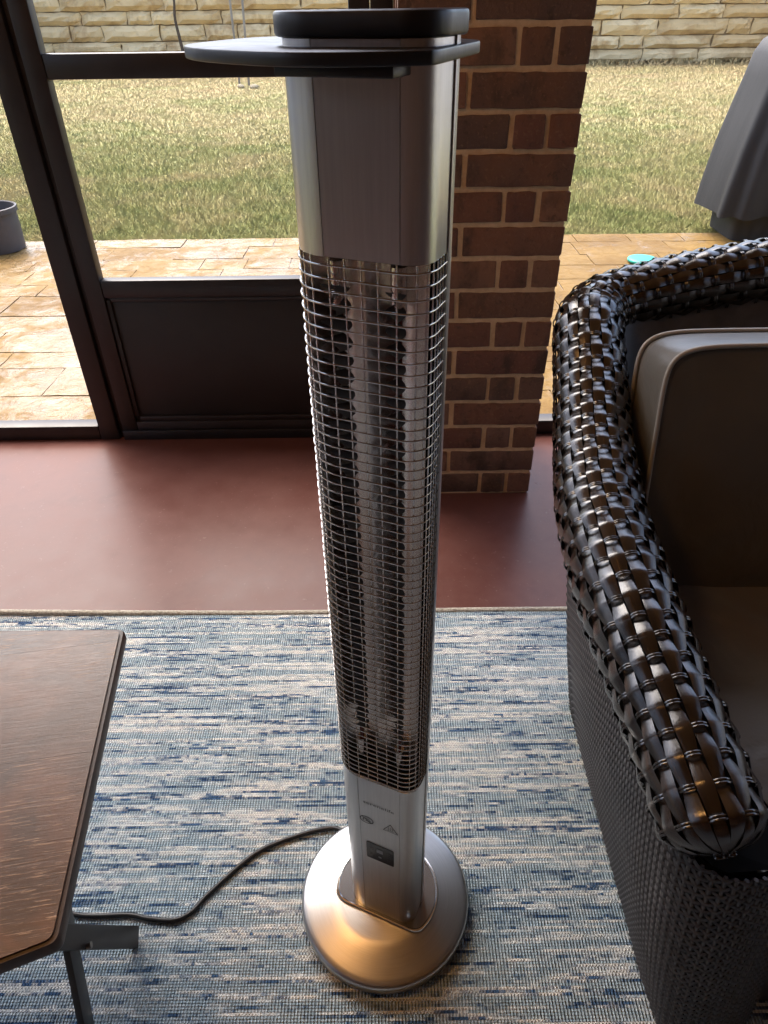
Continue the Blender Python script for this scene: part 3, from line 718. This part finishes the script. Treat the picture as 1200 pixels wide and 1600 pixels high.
# ================================================================== WICKER CHAIR
CX = .80
CH_ = empty('wicker_armchair', (CX, .75, RUG_Z)); tag(CH_, 'dark brown woven wicker armchair with taupe cushions on the rug', 'armchair'); off = (CX, .75, RUG_Z)
half = [(.349, .352, .489), (.342, .403, .506), (.336, .472, .522), (.329, .555, .539), (.323, .645, .557), (.323, .724, .567), (.330, .832, .577), (.350, .973, .603), (.371, 1.105, .648), (.386, 1.215, .697),
        (.405, 1.278, .708), (.447, 1.318, .718), (.53, 1.334, .735), (.66, 1.344, .758), (CX, 1.348, .772)]
full = half + [(2 * CX - x, y, z_) for x, y, z_ in half[-2::-1]]
PATH = catmull(full, 16)
RT = .0615; NS = 20; DC = .028
_, PL = resample(PATH, 10); NCR = int(PL / DC); NCR -= NCR % 2
SUB = 6; NP = NCR * SUB + 1
Pp, _ = resample(PATH, NP)
fr = []; out_prev = Vector((-1, 0, 0))
for i, p in enumerate(Pp):
    t = (Pp[min(i + 1, NP - 1)] - Pp[max(i - 1, 0)]).normalized()
    a = out_prev - t * out_prev.dot(t); a.normalize(); out_prev = a
    fr.append((p, t, a, t.cross(a)))
def tube_pt(i, phi, r):
    p, t, a, b = fr[i]; return p + (a * math.cos(phi) + b * math.sin(phi)) * r
AMP = .0033
END = .034
def endk(i):
    d_ = min(i, NP - 1 - i) * PL / (NP - 1); return 1 if d_ > END else max(.12, math.sqrt(max(0, 1 - (1 - d_ / END) ** 2)))
def rk(i): return endk(i) * float(np.interp(fr[i][0].y, [.40, .55, .66, .85, 1.0], [.0565, .0590, .0635, .0645, .0620]))
def tri(x): return math.asin(.97 * math.cos(x)) / math.asin(.97)
for j in range(NS):
    phi = 2 * PI * j / NS; hw = 2 * PI / NS * .485; mb = MB(); mb.uv = []; rs_ = []
    for i in range(NP):
        s_ = i / SUB; w = tri(PI * s_ + PI * j); r = rk(i) + AMP * w
        ring_ = []
        kk = 5
        for q in range(kk):
            u = q / (kk - 1) * 2 - 1; ring_.append(tube_pt(i, phi + hw * u * (.93 + .07 * w), r + .0008 * (1 - u * u) - .0003)); mb.uv.append((i * DC / SUB * 10, q * .25 + j))
        rs_.append(ring_)
    mb.rings(rs_, False, False); build('wicker_strand', mb, 'wicker_flat', CH_, smooth=70, off=off)
# hidden core so nothing shows through the weave
mb = MB().rings([[tube_pt(i, 2 * PI * k / 16, rk(i) - .0058) for k in range(16)] for i in range(0, NP, SUB)], True, True); build('rail_core', mb, 'dark_inside', CH_, smooth=60, off=off)
for c in range(NCR + 1):
    i0 = min(c * SUB, NP - 1); mb = MB(); mb.uv = []; N = NS * 4
    p, t, a, b = fr[i0]
    for dd in (-.0017, .0017):
        rs_ = []
        for k in range(N):
            phi = 2 * PI * k / N; w = -math.cos(PI * c) * math.cos(NS / 2 * phi * 1.0 * 2 / 2 * 1.0) if False else 0
            j = phi / (2 * PI / NS); w = -math.cos(PI * c + PI * j)
            w = math.copysign(abs(w) ** .7, w)
            r = rk(i0) + AMP * .95 * w + .0005; cdir = a * math.cos(phi) + b * math.sin(phi)
            o_ = p + t * dd + cdir * r
            rs_.append([o_ + cdir * .0012 * math.cos(x_) + t * .0014 * math.sin(x_) for x_ in (0, PI * .4, PI * .8, PI * 1.2, PI * 1.6)])
            mb.uv += [(k * .05, c + dd * 100)] * 5
        rs_.append(rs_[0]); mb.uv += [(N * .05, c)] * 5
        mb.rings(rs_, True, False)
    build('binding_cord', mb, 'wicker_round', CH_, smooth=70, off=off)
# lower shell: fine horizontal weave between rail and floor
bot_half = [(.520, .352), (.465, .322), (.402, .328), (.385, .372), (.384, .5), (.384, .7), (.386, .86), (.395, .925), (.435, .965), (.55, .985), (CX, .99)]
bot = [Vector((x, y, .012)) for x, y in bot_half] + [Vector((2 * CX - x, y, .012)) for x, y in bot_half[-2::-1]]
top_half = [(.470, .385, .445), (.420, .350, .452), (.355, .345, .456), (.312, .390, .468), (.297, .53, .497), (.291, .70, .527), (.315, .92, .556), (.372, 1.16, .63), (.42, 1.31, .69), (.55, 1.372, .71), (CX, 1.385, .73)]
top = [Vector(p) for p in top_half] + [Vector((2 * CX - p[0], p[1], p[2])) for p in top_half[-2::-1]]
NSH = 640
bb, _ = resample(catmull(bot, 12), NSH); tt, _ = resample(catmull(top, 12), NSH)
# match by control parameter rather than arclength
bc = catmull(bot, 32); tc = catmull(top, 32); NSH = len(bc)
def shell(u, v):   # u index into curves, v 0..1 ; gentle outward belly
    p = bc[u].lerp(tc[u], v); n_ = Vector((p.x - CX, p.y - .72, 0)); n_.normalize(); return p + n_ * (.010 * math.sin(PI * v))
# equalise sampling along the mid height
mid = [shell(u, .5) for u in range(NSH)]; L = [0]
for a, b in zip(mid, mid[1:]): L.append(L[-1] + (b - a).length)
ST = .0105; NV = int(L[-1] / ST) * 2; us = np.interp(np.linspace(0, L[-1], NV + 1), L, np.arange(NSH))
def shellf(uf, v):
    i = min(int(uf), NSH - 2); return shell(i, v).lerp(shell(i + 1, v), uf - i)
NR = 58; mb = MB()
for r in range(NR):
    v = (r + .5) / NR; rs_ = []
    for k in range(NV + 1):
        p = shellf(us[k], v); n_ = Vector((p.x - CX, p.y - .72, 0)); 
        if k in (0, NV): pass
        q = shellf(us[min(k + 1, NV)], v) - shellf(us[max(k - 1, 0)], v); n_ = Vector((-q.y, q.x, 0)); n_.normalize()
        w = (.0026 if (k % 4 == 0) else -.0026 if (k % 4 == 2) else 0) * (1 if r % 2 else -1)
        hgt = .0033; p = p + n_ * w
        rs_.append([p + Vector((0, 0, hgt)), p + n_ * .0024, p - Vector((0, 0, hgt)), p - n_ * .0024])
    mb.rings(rs_, True, False)
o = build('shell_weave', mb, 'wicker_fine', CH_, smooth=80, off=off); o['kind'] = 'stuff'
mb = MB()
for k in range(0, NV + 1, 2): mb.tube([shellf(us[k], v) for v in np.linspace(0, 1, 9)], .0028, 5)
o = build('shell_stakes', mb, 'wicker_fine', CH_, smooth=80, off=off); o['kind'] = 'stuff'
mb = MB(); rs_ = []
for v in np.linspace(.0, 1, 10):
    row = []
    for k in range(0, NV + 1, 4):
        p = shellf(us[k], v); q = shellf(us[min(k + 1, NV)], v) - shellf(us[max(k - 1, 0)], v); n_ = Vector((-q.y, q.x, 0)); n_.normalize(); row.append(p - n_ * .006)
    rs_.append(row)
mb.rings(rs_, False, False); build('shell_lining', mb, 'dark_inside', CH_, smooth=60, off=off)
# inner faces of arms and back, seat deck and front skirt
ih = [(.462, .352), (.452, .5), (.45, .8), (.452, .92), (.50, 1.0), (CX, 1.02)]; itp = [(.42, .40, .455), (.375, .5, .50), (.36, .76, .55), (.385, 1.0, .60), (.46, 1.26, .71), (CX, 1.30, .75)]
ib = catmull([Vector((x, y, .20)) for x, y in ih] + [Vector((2 * CX - x, y, .20)) for x, y in ih[-2::-1]], 10)
it = catmull([Vector(p) for p in itp] + [Vector((2 * CX - p[0], p[1], p[2])) for p in itp[-2::-1]], 10)
mb = MB().rings([[a.lerp(b, v) for a, b in zip(ib, it)] for v in np.linspace(0, 1, 8)], False, False); build('inner_panel', mb, 'wicker_fine', CH_, smooth=60, off=off)
build('front_skirt', MB().box(.462, 2 * CX - .462, .372, .392, .012, .245), 'wicker_fine', CH_, off=off, bevel=.004)
build('seat_deck', MB().box(.452, 2 * CX - .452, .39, .98, .215, .243), 'wicker_fine', CH_, off=off)

for sg in (0, 1):
    P = [(.312, .390, .466), (.355, .350, .454), (.42, .355, .450), (.468, .388, .443), (.385, .50, .460), (.31, .50, .470)]
    P = [(2 * CX - x, y, z_) for x, y, z_ in P] if sg else P
    build('arm_cap', MB().add(P, [(0, 1, 2), (0, 2, 3), (0, 3, 4), (0, 4, 5)]), 'dark_inside', CH_, off=off)
def cushion(name, cx, w, length, thk, M4, puff, label, seed):
    n = 28; nt = 5; hw, hl, ht = w / 2, length / 2, thk / 2; r = .045
    def outline(k):   # rounded rectangle radius as superellipse
        a = 2 * PI * k / 96; c_, s_ = math.cos(a), math.sin(a); e = .17
        return (hw * math.copysign(abs(c_) ** e, c_), hl * math.copysign(abs(s_) ** e, s_))
    O = [outline(k) for k in range(96)]; rs_ = []
    def wr(x, y, z): return .0035 * noise.noise((x * 9 + seed, y * 9, z * 9)) + .0018 * noise.noise((x * 22, y * 22 + seed, z))
    for sgn in (-1, 1):
        ks = [.02, .2, .4, .6, .78, .9, .965, 1.0]; ks = ks if sgn < 0 else ks[::-1]
        for k in ks:
            ring_ = []
            for x, y in O:
                d_ = k; zz = sgn * (ht + puff * (1 - d_ ** 2.6)); zz += wr(x * k, y * k, sgn) * (2.2 if k < .95 else .6); zz -= sgn * .009 * math.exp(-((y * k - .035 * math.sin(x * k * 8 + seed) + .03) / .016) ** 2) * (1 - k ** 6); ring_.append((x * k, y * k, zz))
            rs_.append(ring_)
        if sgn < 0:
            for q in np.linspace(-.8, .8, 4): rs_.append([(x * (1 + .012 * (1 - q * q)) , y * (1 + .012 * (1 - q * q)), ht * q + wr(x, y, q)) for x, y in O])
    mb = MB().rings(rs_, True, True); mb.v = [tuple(M4 @ Vector(p)) for p in mb.v]
    cu = build(name, mb, 'cushion', CH_, smooth=75, off=off); cu['label'] = label
    for sgn in (-1, 1):
        P = [M4 @ Vector((x * 1.010, y * 1.014, sgn * (ht + .001) + wr(x, y, sgn) * .6)) for x, y in O]; mb = MB().tube(P + P[:2], .0042, 6, False); build('piping', mb, 'piping', cu, smooth=70, off=off)
    return cu
rec = rad(12)
Mb = Matrix.Translation((CX, .996, .549)) @ Matrix.Rotation(-rec + PI / 2, 4, 'X')
cushion('back_cushion', CX, .715, .435, .125, Mb, .014, 'taupe back cushion with piped edges', 3.3)
Ms = Matrix.Translation((CX, .66, .303)); cushion('seat_cushion', CX, .735, .56, .11, Ms, .012, 'taupe seat cushion', 8.1)

# ================================================================== OUTSIDE THINGS
# grey pot at left
pt = empty('plant_pot', (-2.42, 4.46, -.012)); tag(pt, 'grey round pot standing on the wet patio at far left', 'pot')
build('pot_wall', MB().rings([[(r * math.cos(a), r * math.sin(a), z_) for a in [2 * PI * k / 48 for k in range(48)]] for r, z_ in ((.150, 0), (.168, 0), (.172, .02), (.175, .215), (.186, .218), (.186, .245), (.178, .248), (.172, .243), (.166, .19), (.160, .12))], True, True), 'pot_grey', pt, smooth=40)
build('soil', MB().lathe([(.001, .12), (.161, .128)], 32), 'bark', pt)
# teal disc
td = build('plastic_disc', MB().lathe([(.001, .0), (.078, .0), (.083, .004), (.084, .012), (.080, .017), (.06, .021), (.001, .022)], 40), 'teal_plastic', None, smooth=50); td.location = (1.512, 4.02, -.008); tag(td, 'flat turquoise plastic disc lying on the patio', 'disc')
# covered grill
gc = empty('grill_cover', (2.74, 4.62, -.012)); tag(gc, 'dark grey fabric cover draped over a grill on the patio', 'grill cover')
def skirt(name, levels, ph, amp, caps):
    n = 120; rs_ = []
    for (hx, hy, zz, fold) in levels:
        ring_ = []
        for k in range(n):
            a = 2 * PI * k / n; c_, s_ = math.cos(a), math.sin(a); e = .42
            x = hx * math.copysign(abs(c_) ** e, c_); y = hy * math.copysign(abs(s_) ** e, s_)
            f = fold * (math.sin(a * 11 + ph + .6 * math.sin(a * 3)) * .35 + .6 * noise.noise((a * 3.2, zz * 1.2, ph))); nn = Vector((c_, s_))
            ring_.append((x + nn.x * f, y + nn.y * f, zz + (.02 * noise.noise((a * 4, 2, ph)) if fold > .025 else 0)))
        rs_.append(ring_)
    return build(name, MB().rings(rs_, True, True), 'cover', gc, smooth=70)
skirt('cover_cloth', [(.676, .30, .15, .040), (.665, .295, .3, .034), (.64, .285, .5, .028), (.605, .27, .7, .02), (.575, .26, .86, .012), (.56, .25, .97, .008), (.53, .235, 1.03, .006), (.44, .19, 1.10, .006), (.30, .12, 1.14, .004), (.1, .05, 1.155, .002)], .4, 0, True)
skirt('lower_skirt', [(.545, .26, .0, .012), (.55, .265, .1, .014), (.56, .27, .35, .014)], 2.1, 0, True)
# sapling and stakes on the lawn
def sapling(x, y):
    s_ = empty('sapling', (x, y, -.05)); tag(s_, 'thin crooked dark sapling trunk in front of the limestone wall', 'tree')
    r_ = random.Random(5); pts = [(0, 0, 0), (.02, 0, .35), (-.02, .01, .7), (-.05, 0, 1.05), (-.01, 0, 1.4), (-.03, 0, 1.9), (.02, 0, 2.4)]
    P = catmull(pts, 6); build('trunk', MB().tube(P, [.045 - .032 * k / len(P) for k in range(len(P))], 8), 'bark', s_, smooth=60)
    mb = MB(); lf = MB()
    for k in range(16):
        h = 1.45 + .95 * r_.random(); a = r_.random() * 2 * PI; l_ = r_.uniform(.3, .8) * (2.8 - h) / 1.2; b = Vector((0, 0, h)); e = b + Vector((math.cos(a) * l_, math.sin(a) * l_, l_ * .9)); m = b.lerp(e, .5) + Vector((0, 0, -.05))
        mb.tube([b, m, e], [.012, .008, .003], 5)
        for q in range(50):
            p = b.lerp(e, r_.uniform(.3, 1.05)) + Vector([r_.gauss(0, .09) for _ in range(3)]); u = Vector([r_.gauss(0, 1) for _ in range(3)]).normalized() * .05; w = u.cross(Vector([r_.gauss(0, 1) for _ in range(3)])).normalized() * .018
            lf.add([p - u, p + w, p + u, p - w], [(0, 1, 2, 3)])
    build('limb', mb, 'bark', s_, smooth=60); build('crown', lf, 'leaf', s_)
sapling(-4.40, 18.5)
for nm, xa, xb, lb in (('garden_stake', -2.70, -2.70, 'thin straight grey stake standing on the lawn, left of the pair'), ('garden_stake', -2.47, -2.52, 'thin leaning grey stake on the lawn, right of the pair')):
    o = build(nm, MB().tube([(xb, 15.6, -.1), (xa - (xb - xa) * .5, 15.6, 2.1)], .022, 8), 'stake_metal', None, smooth=60); tag(o, lb, 'stake', 'stakes on the lawn')
for k, (x, y, s_, lb) in enumerate(((-2.62, 15.2, .07, 'small pale rock at the foot of the straight grey stake'), (-2.34, 15.1, .09, 'larger pale rock right of the stakes on the lawn'))):
    bm = bmesh.new(); bmesh.ops.create_icosphere(bm, subdivisions=2, radius=s_)
    for v in bm.verts: v.co *= 1 + .35 * noise.noise(v.co * 9 + Vector((k, 0, 0))); v.co.z *= .6
    me = bpy.data.meshes.new('rock'); bm.to_mesh(me); bm.free(); me.materials.append(MT['pale_rock']); o = link('rock', me); o.location = (x, y, -.02); tag(o, lb, 'rock', 'pale rocks by the stakes')
